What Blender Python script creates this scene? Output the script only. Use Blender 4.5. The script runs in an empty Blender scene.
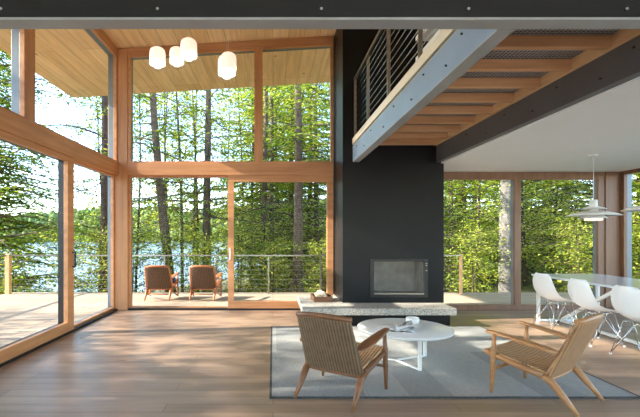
import bpy, bmesh, math, random
import numpy as np
from mathutils import Vector, Matrix

random.seed(7)
rng = np.random.default_rng(11)
scene = bpy.context.scene
COL = scene.collection
PI = math.pi

# ------------------------------------------------------------------ basics
def lin(r, g, b):
    def f(c):
        c /= 255.0
        return c / 12.92 if c <= 0.04045 else ((c + 0.055) / 1.055) ** 2.4
    return (f(r), f(g), f(b), 1.0)


def tag(o, label=None, cat=None, group=None, kind=None):
    if label: o['label'] = label
    if cat: o['category'] = cat
    if group: o['group'] = group
    if kind: o['kind'] = kind
    return o


def thing(name, label, cat, loc=(0, 0, 0), rotz=0.0, group=None):
    o = bpy.data.objects.new(name, None)
    o.empty_display_size = 0.1
    COL.objects.link(o)
    o.location = loc
    o.rotation_euler = (0, 0, rotz)
    return tag(o, label, cat, group)


def copy_thing(o, loc, rotz=0.0, label=None, group=None, scale=None, parent=None):
    c = o.copy()
    COL.objects.link(c)
    if parent is None:
        c.location = loc
        c.rotation_euler = (0, 0, rotz)
        if scale: c.scale = scale
        if label: c['label'] = label
        if group: c['group'] = group
    else:
        c.parent = parent
    for ch in o.children:
        copy_thing(ch, None, parent=c)
    return c


class MB:
    """collects shapes that become one mesh object"""
    def __init__(s):
        s.v = []; s.f = []; s.smooth = []

    def add(s, vs, fs, sm=False):
        n = len(s.v)
        s.v += [tuple(p) for p in vs]
        s.f += [tuple(i + n for i in f) for f in fs]
        s.smooth += [sm] * len(fs)
        return s

    def box(s, x0, x1, y0, y1, z0, z1):
        return s.hexa([(x0, y0, z0), (x1, y0, z0), (x1, y1, z0), (x0, y1, z0),
                       (x0, y0, z1), (x1, y0, z1), (x1, y1, z1), (x0, y1, z1)])

    def hexa(s, p):
        return s.add(p, [(3, 2, 1, 0), (4, 5, 6, 7), (0, 1, 5, 4), (1, 2, 6, 5), (2, 3, 7, 6), (3, 0, 4, 7)])

    def beam(s, a, b, w, h, up=(0, 0, 1)):
        a = Vector(a); b = Vector(b)
        d = (b - a).normalized()
        u = Vector(up)
        x = d.cross(u)
        if x.length < 1e-4: x = d.cross(Vector((0, 1, 0)))
        x.normalize(); z = x.cross(d).normalized()
        x *= w / 2; z *= h / 2
        return s.hexa([a - x - z, a + x - z, b + x - z, b - x - z, a - x + z, a + x + z, b + x + z, b - x + z])

    def tube(s, pts, rad, n=10, caps=True):
        pts = [Vector(p) for p in pts]
        if not hasattr(rad, '__len__'): rad = [rad] * len(pts)
        rings = []
        prev = None
        for i, p in enumerate(pts):
            d = (pts[min(i + 1, len(pts) - 1)] - pts[max(i - 1, 0)]).normalized()
            if prev is None:
                ref = Vector((0, 0, 1)) if abs(d.z) < 0.9 else Vector((1, 0, 0))
                x = d.cross(ref).normalized()
            else:
                x = (prev - d * prev.dot(d)).normalized()
            prev = x
            y = d.cross(x)
            rings.append([p + (x * math.cos(2 * PI * k / n) + y * math.sin(2 * PI * k / n)) * rad[i] for k in range(n)])
        vs = [q for r in rings for q in r]
        fs = []
        for i in range(len(pts) - 1):
            for k in range(n):
                k2 = (k + 1) % n
                fs.append((i * n + k, i * n + k2, (i + 1) * n + k2, (i + 1) * n + k))
        s.add(vs, fs, True)
        if caps:
            m = len(s.v) - len(vs)
            s.f.append(tuple(m + k for k in range(n - 1, -1, -1))); s.smooth.append(False)
            m2 = m + (len(pts) - 1) * n
            s.f.append(tuple(m2 + k for k in range(n))); s.smooth.append(False)
        return s

    def lathe(s, prof, n=32, c=(0, 0, 0)):
        vs = []; fs = []
        for r, z in prof:
            for k in range(n):
                a = 2 * PI * k / n
                vs.append((c[0] + r * math.cos(a), c[1] + r * math.sin(a), c[2] + z))
        for i in range(len(prof) - 1):
            for k in range(n):
                k2 = (k + 1) % n
                fs.append((i * n + k, i * n + k2, (i + 1) * n + k2, (i + 1) * n + k))
        return s.add(vs, fs, True)

    def prism(s, poly, z0, z1):
        n = len(poly)
        vs = [(x, y, z0) for x, y in poly] + [(x, y, z1) for x, y in poly]
        fs = [tuple(range(n - 1, -1, -1)), tuple(range(n, 2 * n))]
        for i in range(n):
            j = (i + 1) % n
            fs.append((i, j, n + j, n + i))
        return s.add(vs, fs)

    def build(s, name, mat, parent=None, bevel=0.0, loc=None, subsurf=0, seg=2, angle=35):
        me = bpy.data.meshes.new(name)
        me.from_pydata(s.v, [], s.f)
        me.update()
        for p, sm in zip(me.polygons, s.smooth): p.use_smooth = sm
        o = bpy.data.objects.new(name, me)
        COL.objects.link(o)
        if mat: me.materials.append(mat)
        if parent: o.parent = parent
        if loc: o.location = loc
        if bevel:
            b = o.modifiers.new('b', 'BEVEL'); b.width = bevel; b.segments = seg
            b.limit_method = 'ANGLE'; b.angle_limit = math.radians(angle)
        if subsurf:
            m = o.modifiers.new('s', 'SUBSURF'); m.levels = subsurf; m.render_levels = subsurf
        return o


def struct(o):
    o['kind'] = 'structure'
    return o


def grid_mesh(fn, nu, nv, thick=None):
    """surface fn(u,v) over [-1,1]x[0,1]; with thick = normal offset both faces"""
    P = [[Vector(fn(-1 + 2 * i / nu, j / nv)) for i in range(nu + 1)] for j in range(nv + 1)]
    mb = MB()
    def idx(i, j): return j * (nu + 1) + i
    if thick is None:
        mb.add([p for r in P for p in r], [(idx(i, j), idx(i + 1, j), idx(i + 1, j + 1), idx(i, j + 1)) for j in range(nv) for i in range(nu)], True)
        return mb
    N = []
    for j in range(nv + 1):
        row = []
        for i in range(nu + 1):
            du = P[j][min(i + 1, nu)] - P[j][max(i - 1, 0)]
            dv = P[min(j + 1, nv)][i] - P[max(j - 1, 0)][i]
            row.append(du.cross(dv).normalized())
        N.append(row)
    a = [P[j][i] + N[j][i] * thick / 2 for j in range(nv + 1) for i in range(nu + 1)]
    b = [P[j][i] - N[j][i] * thick / 2 for j in range(nv + 1) for i in range(nu + 1)]
    m = len(a)
    fs = []
    for j in range(nv):
        for i in range(nu):
            q = (idx(i, j), idx(i + 1, j), idx(i + 1, j + 1), idx(i, j + 1))
            fs.append(q); fs.append(tuple(m + k for k in reversed(q)))
    border = [idx(i, 0) for i in range(nu)] + [idx(nu, j) for j in range(nv)] + [idx(i, nv) for i in range(nu, 0, -1)] + [idx(0, j) for j in range(nv, 0, -1)]
    for k in range(len(border)):
        p, q = border[k], border[(k + 1) % len(border)]
        fs.append((q, p, m + p, m + q))
    mb.add(a + b, fs, True)
    return mb

# ------------------------------------------------------------------ materials
class NT:
    def __init__(s, name):
        s.m = bpy.data.materials.new(name); s.m.use_nodes = True
        s.t = s.m.node_tree; s.n = s.t.nodes
        s.b = s.n['Principled BSDF']; s.out = s.n['Material Output']
    def new(s, typ, **kw):
        x = s.n.new(typ)
        for k, v in kw.items(): setattr(x, k, v)
        return x
    def link(s, a, b): s.t.links.new(a, b)
    def coord(s, scale=(1, 1, 1), which='Object'):
        tc = s.new('ShaderNodeTexCoord'); mp = s.new('ShaderNodeMapping')
        mp.inputs['Scale'].default_value = scale
        s.link(tc.outputs[which], mp.inputs['Vector'])
        return mp.outputs['Vector']
    def noise(s, vec, scale, detail=3, rough=0.55):
        n = s.new('ShaderNodeTexNoise'); n.inputs['Scale'].default_value = scale
        n.inputs['Detail'].default_value = detail; n.inputs['Roughness'].default_value = rough
        if vec is not None: s.link(vec, n.inputs['Vector'])
        return n.outputs['Fac']
    def ramp(s, fac, stops):
        r = s.new('ShaderNodeValToRGB')
        while len(r.color_ramp.elements) < len(stops): r.color_ramp.elements.new(0.5)
        for e, (p, c) in zip(r.color_ramp.elements, stops): e.position = p; e.color = c
        s.link(fac, r.inputs['Fac'])
        return r.outputs['Color']
    def mix(s, fac, a, b, mode='MIX'):
        m = s.new('ShaderNodeMix', data_type='RGBA', blend_type=mode)
        for sock, v in ((m.inputs[0], fac), (m.inputs[6], a), (m.inputs[7], b)):
            if hasattr(v, 'is_linked'): s.link(v, sock)
            else: sock.default_value = v
        return m.outputs[2]
    def math(s, op, a, b=0.0):
        m = s.new('ShaderNodeMath', operation=op)
        for sock, v in ((m.inputs[0], a), (m.inputs[1], b)):
            if hasattr(v, 'is_linked'): s.link(v, sock)
            else: sock.default_value = v
        return m.outputs[0]
    def bump(s, h, strength=0.2, dist=0.01):
        b = s.new('ShaderNodeBump'); b.inputs['Strength'].default_value = strength
        b.inputs['Distance'].default_value = dist
        s.link(h, b.inputs['Height']); s.link(b.outputs['Normal'], s.b.inputs['Normal'])
    def set(s, color=None, rough=None, metal=None, spec=None):
        if color is not None:
            if hasattr(color, 'is_linked'): s.link(color, s.b.inputs['Base Color'])
            else: s.b.inputs['Base Color'].default_value = color
        if rough is not None: s.b.inputs['Roughness'].default_value = rough
        if metal is not None: s.b.inputs['Metallic'].default_value = metal
        if spec is not None: s.b.inputs['Specular IOR Level'].default_value = spec
        return s.m


def plain(name, col, rough=0.5, metal=0.0, var=0.06, nscale=8, spec=0.5):
    t = NT(name)
    f = t.noise(t.coord(), nscale, 4)
    a = tuple(c * (1 - var) for c in col[:3]) + (1,); b = tuple(min(1, c * (1 + var)) for c in col[:3]) + (1,)
    t.set(t.ramp(f, [(0.3, a), (0.7, b)]), rough, metal, spec)
    return t.m


def wood(name, c1, c2, axis=0, rough=0.45, scale=14, knots=False):
    t = NT(name)
    sc = [1.0, 1.0, 1.0]; sc[axis] = 0.06
    v = t.coord(tuple(sc))
    f = t.noise(v, scale, 5, 0.6)
    col = t.ramp(f, [(0.3, c1), (0.7, c2)])
    f2 = t.noise(t.coord(), 1.3, 2)
    col = t.mix(0.25, col, t.ramp(f2, [(0.35, c1), (0.65, c2)]))
    t.set(col, rough)
    t.bump(f, 0.08, 0.004)
    return t.m


def planks(name, c1, c2, gap, length, width, along='X', rough=0.4, mortar=0.003, grain=20, knot=None, grey=None):
    t = NT(name)
    tc = t.new('ShaderNodeTexCoord'); mp = t.new('ShaderNodeMapping')
    if along == 'Y': mp.inputs['Rotation'].default_value = (0, 0, PI / 2)
    t.link(tc.outputs['Object'], mp.inputs['Vector'])
    v = mp.outputs['Vector']
    br = t.new('ShaderNodeTexBrick')
    br.offset = 0.37; br.offset_frequency = 3
    br.inputs['Scale'].default_value = 1.0
    br.inputs['Brick Width'].default_value = length
    br.inputs['Row Height'].default_value = width
    br.inputs['Mortar Size'].default_value = mortar
    br.inputs['Mortar Smooth'].default_value = 0.3
    br.inputs['Color1'].default_value = c1
    br.inputs['Color2'].default_value = c2
    br.inputs['Mortar'].default_value = gap
    t.link(v, br.inputs['Vector'])
    m2 = t.new('ShaderNodeMapping'); m2.inputs['Scale'].default_value = (0.08, 1, 1)
    t.link(v, m2.inputs['Vector'])
    g = t.noise(m2.outputs['Vector'], grain, 5, 0.6)
    col = t.mix(0.55, br.outputs['Color'], t.ramp(g, [(0.3, (0.62, 0.60, 0.58, 1)), (0.65, (1.12, 1.10, 1.08, 1))]), 'MULTIPLY')
    if knot:
        vo = t.new('ShaderNodeTexVoronoi'); vo.inputs['Scale'].default_value = 1.6
        m3 = t.new('ShaderNodeMapping'); m3.inputs['Scale'].default_value = (0.6, 1.3, 1)
        t.link(v, m3.inputs['Vector']); t.link(m3.outputs['Vector'], vo.inputs['Vector'])
        k = t.ramp(vo.outputs['Distance'], [(0.02, (1, 1, 1, 1)), (0.06, (0, 0, 0, 1))])
        col = t.mix(k, col, knot)
    t.set(col, rough)
    t.bump(br.outputs['Fac'], -0.25, 0.003)
    return t.m


def weave(name, c1, c2, period=0.02, cross=0.012, rough=0.75, ax=('X', 'Z')):
    t = NT(name)
    v = t.coord()
    out = []
    for a, p in zip(ax, (period, cross)):
        w = t.new('ShaderNodeTexWave', wave_type='BANDS', bands_direction=a, wave_profile='SIN')
        w.inputs['Scale'].default_value = 0.314 / p
        w.inputs['Distortion'].default_value = 0.25; w.inputs['Detail'].default_value = 1
        w.inputs['Detail Scale'].default_value = 1.5
        t.link(v, w.inputs['Vector']); out.append(w.outputs['Fac'])
    h = t.math('ADD', t.math('MULTIPLY', out[0], 0.68), t.math('MULTIPLY', out[1], 0.32))
    n = t.noise(v, 22, 2)
    col = t.ramp(h, [(0.12, c1), (0.5, c2), (0.9, tuple(min(1, c * 1.15) for c in c2[:3]) + (1,))])
    col = t.mix(0.2, col, t.ramp(n, [(0.35, c1), (0.65, c2)]))
    t.set(col, rough)
    t.bump(h, 0.6, 0.006)
    return t.m


def glass(name, tint=(0.96, 0.98, 0.97, 1), refl=1.0):
    t = NT(name)
    t.n.remove(t.b)
    tr = t.new('ShaderNodeBsdfTransparent'); tr.inputs['Color'].default_value = tint
    gl = t.new('ShaderNodeBsdfGlossy'); gl.inputs['Roughness'].default_value = 0.0
    fr = t.new('ShaderNodeLayerWeight'); fr.inputs['Blend'].default_value = 0.31
    mx = t.new('ShaderNodeMixShader')
    k = t.math('ADD', t.math('MULTIPLY', t.math('POWER', fr.outputs['Facing'], 4.0), 0.5 * refl), 0.005 * refl)
    t.link(k, mx.inputs[0])
    t.link(tr.outputs[0], mx.inputs[1]); t.link(gl.outputs[0], mx.inputs[2])
    t.link(mx.outputs[0], t.out.inputs['Surface'])
    return t.m


def leaf_mat(name, dark, light, trans=0.45, hue=None):
    t = NT(name)
    t.n.remove(t.b)
    gi = t.new('ShaderNodeNewGeometry')
    stops = [(0.0, dark), (0.6, light)]
    if hue: stops.append((1.0, hue))
    col = t.ramp(gi.outputs['Random Per Island'], stops)
    df = t.new('ShaderNodeBsdfDiffuse'); tl = t.new('ShaderNodeBsdfTranslucent')
    t.link(col, df.inputs['Color'])
    t.link(t.mix(1.0, col, (1.5, 1.45, 0.6, 1), 'MULTIPLY'), tl.inputs['Color'])
    mx = t.new('ShaderNodeMixShader'); mx.inputs[0].default_value = trans
    t.link(df.outputs[0], mx.inputs[1]); t.link(tl.outputs[0], mx.inputs[2])
    t.link(mx.outputs[0], t.out.inputs['Surface'])
    return t.m


M = {}
M['fir'] = wood('fir', lin(178, 118, 74), lin(214, 154, 106), 0)
M['fir_v'] = wood('fir_v', lin(178, 118, 74), lin(214, 154, 106), 2)
M['fir_y'] = wood('fir_y', lin(178, 118, 74), lin(214, 154, 106), 1)
M['fir_shaded'] = wood('fir_shaded', lin(122, 84, 62), lin(150, 108, 80), 2)  # fir darkened to carry the shade on the dining side
M['joist'] = wood('joist', lin(198, 140, 92), lin(234, 178, 126), 0)
M['ledger'] = wood('ledger', lin(220, 168, 116), lin(242, 200, 150), 1)
M['clad'] = plain('clad', lin(120, 126, 132), 0.4, 0.3)
M['clad_dark'] = plain('clad_dark', lin(28, 27, 28), 0.4, 0.2)
M['glass'] = glass('glass', (0.97, 0.985, 0.98, 1), 0.6)
M['floor'] = planks('floor', lin(172, 143, 121), lin(150, 122, 102), lin(92, 74, 61), 2.3, 0.15, 'X', 0.36, 0.0025, 16, lin(110, 82, 62))
M['ceil'] = planks('ceil', lin(250, 216, 168), lin(236, 196, 144), lin(180, 136, 90), 3.1, 0.28, 'Y', 0.5, 0.004, 12, lin(150, 100, 60))
M['deck'] = planks('deck', lin(188, 166, 144), lin(172, 150, 128), lin(104, 88, 74), 3.6, 0.14, 'X', 0.6, 0.008, 14)
M['white_paint'] = plain('white_paint', lin(248, 247, 244), 0.6, 0, 0.015, 3)
M['white_wall'] = plain('white_wall', lin(226, 222, 214), 0.7, 0, 0.02, 3)
M['black_steel'] = plain('black_steel', lin(26, 25, 26), 0.42, 0.0, 0.25, 1.8)
M['black_panel'] = plain('black_panel', lin(22, 21, 22), 0.42, 0.0, 0.25, 1.4, 0.22)
M['beam_black'] = plain('beam_black', lin(15, 15, 14), 0.6, 0, 0.1, 2)
M['beam_bounce_grey'] = plain('beam_bounce_grey', lin(160, 160, 158), 0.45, 0.0, 0.08, 2)  # flange grey; on the front beam it paints in sunlight bounced upward
M['beam_skylit'] = plain('beam_skylit', lin(138, 154, 172), 0.4, 0.0, 0.06, 2)  # web colour carries the sky's blue and a tree's shade
M['beam_dark'] = plain('beam_dark', lin(96, 92, 93), 0.45, 0.0, 0.08, 2)
M['bolt'] = plain('bolt', lin(52, 50, 50), 0.4, 0.6)
M['steel'] = plain('steel', lin(160, 150, 136), 0.3, 0.9, 0.05)
M['chrome'] = plain('chrome', lin(205, 206, 208), 0.15, 1.0, 0.02)
M['cream'] = wood('cream', lin(226, 208, 180), lin(240, 226, 202), 1)
M['shell'] = plain('shell', lin(236, 238, 242), 0.35, 0, 0.01)
M['white_gloss'] = plain('white_gloss', lin(238, 236, 236), 0.12, 0, 0.01)
M['white_satin'] = plain('white_satin', lin(236, 234, 230), 0.3, 0, 0.01)
M['oak'] = wood('oak', lin(160, 110, 68), lin(190, 140, 94), 1, 0.4, 22)
M['oak_shaded'] = wood('oak_shaded', lin(104, 68, 42), lin(140, 94, 60), 1, 0.4, 22)  # same wood as the other lounge chair, browned for its shaded side
M['cord_shaded'] = weave('cord_shaded', lin(52, 40, 29), lin(128, 104, 78), 0.025, 0.01)  # same cord as the other back, with its shade put into the colour
M['cord_seat'] = weave('cord_seat', lin(92, 64, 40), lin(206, 164, 118), 0.028, 0.026, ax=('X', 'Y'))
M['cord_tan'] = weave('cord_tan', lin(104, 72, 46), lin(172, 128, 88), 0.024, 0.014)
M['teak'] = wood('teak', lin(158, 86, 44), lin(194, 120, 70), 1, 0.45, 20)
M['rattan'] = weave('rattan', lin(36, 25, 17), lin(98, 68, 44), 0.035, 0.03)
M['rattan_seat'] = weave('rattan_seat', lin(66, 44, 28), lin(148, 104, 66), 0.03, 0.03, ax=('X', 'Y'))
M['blue_cloth'] = plain('blue_cloth', lin(58, 74, 116), 0.9, 0, 0.15, 30)
M['firebrick'] = plain('firebrick', lin(176, 168, 158), 0.9, 0, 0.2, 6)
M['log'] = plain('log', lin(196, 176, 146), 0.9, 0, 0.3, 14)
M['log_end'] = plain('log_end', lin(226, 212, 186), 0.9, 0, 0.1, 20)
M['crate'] = wood('crate', lin(96, 62, 38), lin(130, 88, 56), 0, 0.6)
M['paper'] = plain('paper', lin(228, 226, 222), 0.6, 0, 0.04, 14)
M['apple'] = plain('apple', lin(150, 180, 44), 0.3, 0, 0.15, 10)
M['bark'] = plain('bark', lin(104, 84, 68), 0.95, 0, 0.4, 9)
M['bark_grey'] = plain('bark_grey', lin(112, 106, 101), 0.95, 0, 0.3, 12)
M['bark_dark'] = plain('bark_dark', lin(74, 60, 50), 0.95, 0, 0.35, 9)
M['hemlock'] = leaf_mat('hemlock', lin(60, 84, 38), lin(124, 146, 64), 0.48, lin(192, 194, 100))
M['hemlock_sunlit'] = leaf_mat('hemlock_sunlit', lin(70, 94, 38), lin(158, 178, 76), 0.5, lin(220, 220, 120))  # hemlock leaves lightened so the shaded thicket looks sunlit
M['pine'] = leaf_mat('pine', lin(84, 104, 56), lin(136, 150, 80), 0.5, lin(196, 186, 106))
M['maple'] = leaf_mat('maple', lin(84, 112, 44), lin(148, 164, 68), 0.42, lin(208, 198, 104))
M['beech'] = leaf_mat('beech', lin(100, 128, 50), lin(166, 186, 78), 0.5, lin(220, 218, 116))
M['far'] = leaf_mat('far', lin(84, 104, 66), lin(116, 132, 80), 0.2, lin(150, 150, 96))

def mk_special():
    # granite hearth
    t = NT('granite'); v = t.coord()
    n = t.noise(v, 60, 3, 0.7); n2 = t.noise(v, 140, 2)
    c = t.ramp(n, [(0.36, lin(96, 88, 78)), (0.46, lin(168, 160, 148)), (0.6, lin(206, 200, 190))])
    c = t.mix(t.ramp(n2, [(0.60, (0, 0, 0, 1)), (0.66, (1, 1, 1, 1))]), c, lin(70, 64, 58))
    t.set(c, 0.55); M['granite'] = t.m
    # rug: heathered wool with broad tonal bands
    t = NT('rug'); v = t.coord()
    band = t.new('ShaderNodeTexBrick'); band.offset = 0.0
    band.inputs['Scale'].default_value = 1; band.inputs['Brick Width'].default_value = 0.37
    band.inputs['Row Height'].default_value = 20; band.inputs['Mortar Size'].default_value = 0.0
    band.inputs['Color1'].default_value = lin(184, 182, 176); band.inputs['Color2'].default_value = lin(152, 151, 147)
    t.link(v, band.inputs['Vector'])
    s1 = t.noise(t.coord((40, 3, 1)), 3, 4, 0.7)
    s2 = t.noise(t.coord((5, 50, 1)), 3, 3, 0.7)
    c = t.mix(0.6, band.outputs['Color'], t.ramp(s1, [(0.3, (0.62, 0.63, 0.64, 1)), (0.7, (1.18, 1.17, 1.14, 1))]), 'MULTIPLY')
    c = t.mix(0.5, c, t.ramp(s2, [(0.3, (0.7, 0.7, 0.7, 1)), (0.7, (1.15, 1.15, 1.15, 1))]), 'MULTIPLY')
    t.set(c, 0.95); t.bump(s2, 0.4, 0.004); M['rug'] = t.m
    t = NT('rug_edge'); t.set(t.ramp(t.noise(t.coord(), 40), [(0.3, lin(58, 56, 54)), (0.7, lin(84, 82, 80))]), 0.95); M['rug_edge'] = t.m
    # perforated grating
    t = NT('grating'); v = t.coord()
    vo = t.new('ShaderNodeTexVoronoi', feature='F1'); vo.inputs['Scale'].default_value = 30; vo.inputs['Randomness'].default_value = 0.1
    t.link(v, vo.inputs['Vector'])
    c = t.ramp(vo.outputs['Distance'], [(0.30, lin(64, 62, 61)), (0.45, lin(168, 164, 160))])
    t.set(c, 0.5, 0.0); t.bump(vo.outputs['Distance'], 0.5, 0.01); M['grating'] = t.m
    # water
    t = NT('water'); v = t.coord((1, 1, 1))
    n = t.noise(v, 1.1, 4, 0.6)
    t.set(lin(84, 100, 108), 0.18, 0, 0.35); t.bump(n, 0.35, 0.25); M['water'] = t.m
    # forest floor
    t = NT('ground'); v = t.coord()
    n = t.noise(v, 1.2, 6, 0.7)
    t.set(t.ramp(n, [(0.3, lin(62, 60, 34)), (0.5, lin(104, 92, 58)), (0.7, lin(96, 112, 48))]), 0.95); t.bump(n, 0.6, 0.1); M['ground'] = t.m
    # lamp glass
    t = NT('lamp_white')
    t.set(lin(246, 226, 214), 0.25); t.b.inputs['Emission Color'].default_value = lin(255, 222, 200)
    t.b.inputs['Emission Strength'].default_value = 0.4; M['lamp_white'] = t.m
    t = NT('lamp_band')
    t.set(lin(252, 246, 240), 0.2); t.b.inputs['Emission Color'].default_value = lin(255, 244, 232)
    t.b.inputs['Emission Strength'].default_value = 0.9; M['lamp_band'] = t.m
    M['lamp_clear'] = glass('lamp_clear', (0.97, 0.97, 0.97, 1), 2.0)
    M['fire_glass'] = glass('fire_glass', (0.95, 0.95, 0.95, 1), 0.5)
    # printed page: plain photograph-like block in the middle of the page
    t = NT('page'); n = t.noise(t.coord(), 16, 3)
    t.set(t.ramp(n, [(0.38, lin(70, 72, 80)), (0.46, lin(150, 152, 158)), (0.54, lin(226, 224, 222))]), 0.5); M['page'] = t.m
mk_special()

# ------------------------------------------------------------------ camera, light
F = 410.0
CX, CY, EYE = 273.0, 235.0, 1.36
def wx(px, Y): return (px - CX) * Y / F
cam = bpy.data.cameras.new('camera'); cam_o = bpy.data.objects.new('camera', cam); COL.objects.link(cam_o)
cam.sensor_width = 36; cam.lens = 36 * F / 640
cam.shift_x = (320 - CX) / 640; cam.shift_y = (CY - 208.5) / 640
cam_o.location = (0, 0, EYE); cam_o.rotation_euler = (PI / 2, 0, 0)
cam.clip_end = 2000
scene.camera = cam_o

sun = bpy.data.lights.new('sun', 'SUN'); sun_o = bpy.data.objects.new('sun', sun); COL.objects.link(sun_o)
sun.energy = 9.0; sun.angle = math.radians(0.6); sun.color = (1.0, 0.93, 0.83)
SUN_DIR = Vector((1, 0.11, -0.51)).normalized()
sun_o.rotation_euler = SUN_DIR.to_track_quat('-Z', 'Y').to_euler()
sun_o.location = (-30, 5, 20)

w = bpy.data.worlds.new('world'); scene.world = w; w.use_nodes = True
nt = w.node_tree
sky = nt.nodes.new('ShaderNodeTexSky'); sky.sky_type = 'NISHITA'; sky.sun_disc = False
sky.sun_elevation = math.radians(26.5); sky.sun_rotation = math.radians(-90)
sky.air_density = 1.0; sky.dust_density = 0.4; sky.ozone_density = 2.5
bg = nt.nodes['Background']; bg.inputs['Strength'].default_value = 0.5
nt.links.new(sky.outputs[0], bg.inputs['Color'])

vs = scene.view_settings
vs.view_transform = 'Standard'; vs.look = 'None'; vs.gamma = 1.0; vs.use_curve_mapping = False
vs.exposure = 1.22

# ------------------------------------------------------------------ room shell
BY = 7.4       # inner face of the lake-side wall
LX = -2.8      # inner face of the left glass wall
RX = 6.25      # inner face of the right glass wall
def roof_z(x): return 4.89 + 0.06 * x

struct(MB().box(LX - 0.17, RX + 0.2, -2.6, BY + 0.17, -0.12, 0.0).build('floor', M['floor']))
# sloping roof: one timber soffit inside and out
x0, x1 = -4.75, 7.2
mb = MB(); mb.hexa([(x0, -3.2, roof_z(x0)), (x1, -3.2, roof_z(x1)), (x1, 9.7, roof_z(x1)), (x0, 9.7, roof_z(x0)),
                    (x0, -3.2, roof_z(x0) + .22), (x1, -3.2, roof_z(x1) + .22), (x1, 9.7, roof_z(x1) + .22), (x0, 9.7, roof_z(x0) + .22)])
struct(mb.build('ceiling', M['ceil']))
# low white ceiling over the dining side and over the near end
struct(MB().box(2.68, RX + 0.2, -2.6, BY + 0.17, 2.5, 2.80).build('ceiling_dining', M['white_paint']))
struct(MB().box(LX, 2.68, -2.6, 2.20, 2.80, 2.95).build('ceiling_entry', M['white_paint']))
struct(MB().box(LX, 2.68, 2.06, 2.20, 2.95, 4.70).build('wall_gallery', M['white_wall']))
struct(MB().box(2.72, 2.84, 2.30, 6.53, 2.80, 5.0).build('wall_bridge', M['white_wall']))
struct(MB().box(2.75, RX + 0.2, BY, BY + 0.17, 2.80, 5.02).build('wall_back', M['white_wall']))
# near end of the room, behind the camera: a wall left and right of a wide opening glazed full height, added for fill light
struct(MB().box(LX, -2.6, -2.6, -2.45, 0, 2.8).box(6.05, RX, -2.6, -2.45, 0, 2.5).build('wall_front', M['white_wall']))
struct(MB().box(LX - 0.17, LX, -2.6, 1.0, 0, 4.72).build('wall_left', M['white_wall']))
struct(MB().box(RX, RX + 0.17, -2.6, -1.5, 0, 2.5).build('wall_right', M['white_wall']))

def wallbox(mb, wall, a0, a1, zb, zt, d0, d1):
    """zb, zt: number or (at a0, at a1); d0..d1 depth outwards from the inner wall face"""
    zb0, zb1 = zb if isinstance(zb, tuple) else (zb, zb)
    zt0, zt1 = zt if isinstance(zt, tuple) else (zt, zt)
    def P(a, d, z):
        if wall == 'back': return (a, BY + d, z)
        if wall == 'left': return (LX - d, a, z)
        if wall == 'right': return (RX + d, a, z)
        return (a, -2.45 - d, z)
    q = [P(a0, d0, zb0), P(a1, d0, zb1), P(a1, d1, zb1), P(a0, d1, zb0), P(a0, d0, zt0), P(a1, d0, zt1), P(a1, d1, zt1), P(a0, d1, zt0)]
    mb.hexa(q)


def glazed(name, wall, a0, a1, z0, zt, wl, wr, wtop, wbot, mat, handle=None, d=(0.0, 0.06, 0.15)):
    z10, z11 = zt if isinstance(zt, tuple) else (zt, zt)
    sl = (z11 - z10) / (a1 - a0)
    def top(a): return z10 + sl * (a - a0)
    def frame(mb, e0, e1, k=1.0):
        if wl: wallbox(mb, wall, a0, a0 + wl * k, z0, (top(a0), top(a0 + wl * k)), e0, e1)
        if wr: wallbox(mb, wall, a1 - wr * k, a1, z0, (top(a1 - wr * k), top(a1)), e0, e1)
        i0 = a0 + wl * k; i1 = a1 - wr * k
        if wtop: wallbox(mb, wall, i0, i1, (top(i0) - wtop * k, top(i1) - wtop * k), (top(i0), top(i1)), e0, e1)
        if wbot: wallbox(mb, wall, i0, i1, z0, z0 + wbot * k, e0, e1)
    m1 = MB(); frame(m1, d[0], d[1]); o = struct(m1.build(name, mat, bevel=0.003))
    m2 = MB(); frame(m2, d[1], d[2], 0.85); m2.build('cladding', M['clad_dark' if name == 'door_2' else 'clad'], o)  # left door's outer edge: its shading put into a dark cladding colour
    i0, i1 = a0 + wl, a1 - wr
    m3 = MB(); wallbox(m3, wall, i0, i1, z0 + wbot, (top(i0) - wtop, top(i1) - wtop), d[1] + 0.025, d[1] + 0.033); m3.build('pane', M['glass'], o)
    if handle is not None:
        hz = 1.02
        m4 = MB()
        wallbox(m4, wall, handle - 0.012, handle + 0.012, hz - 0.11, hz + 0.11, d[0] - 0.05, d[0] - 0.03)
        wallbox(m4, wall, handle - 0.01, handle + 0.01, hz - 0.11, hz - 0.09, d[0] - 0.03, d[0])
        wallbox(m4, wall, handle - 0.01, handle + 0.01, hz + 0.09, hz + 0.11, d[0] - 0.03, d[0])
        m4.build('handle', M['chrome'] if wall == 'back' else M['clad_dark'], o, 0.003)
    return o

XP = -2.62     # inner edge of the corner post on the back wall
XR = 1.09
XM0, XM1 = wx(256, BY), wx(261, BY)
# posts, transoms, headers
def trim(n, wall, a0, a1, zb, zt, d0, d1, mat, bev=0.004):
    m = MB(); wallbox(m, wall, a0, a1, zb, zt, d0, d1)
    return struct(m.build('trim_%d' % n, M[mat], bevel=bev))
m = MB(); m.box(LX - 0.17, XP, BY - 0.02, BY + 0.17, 0, 4.72); struct(m.build('trim_1', M['fir_v'], bevel=0.005))      # corner post
trim(2, 'back', XP, XR, 2.44, 2.66, -0.02, 0.17, 'fir')            # back transom
trim(3, 'left', 1.0, BY - 0.02, 2.44, 2.66, -0.02, 0.17, 'fir_y')  # left transom
trim(4, 'back', XP, XR, (roof_z(XP) - 0.12, roof_z(XR) - 0.12), (roof_z(XP), roof_z(XR)), -0.01, 0.17, 'fir')
trim(5, 'left', 1.0, BY - 0.02, 4.60, roof_z(LX), -0.01, 0.17, 'fir_y')
trim(6, 'left', 4.65, 4.80, 2.66, 4.60, -0.0, 0.17, 'fir_v')
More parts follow.
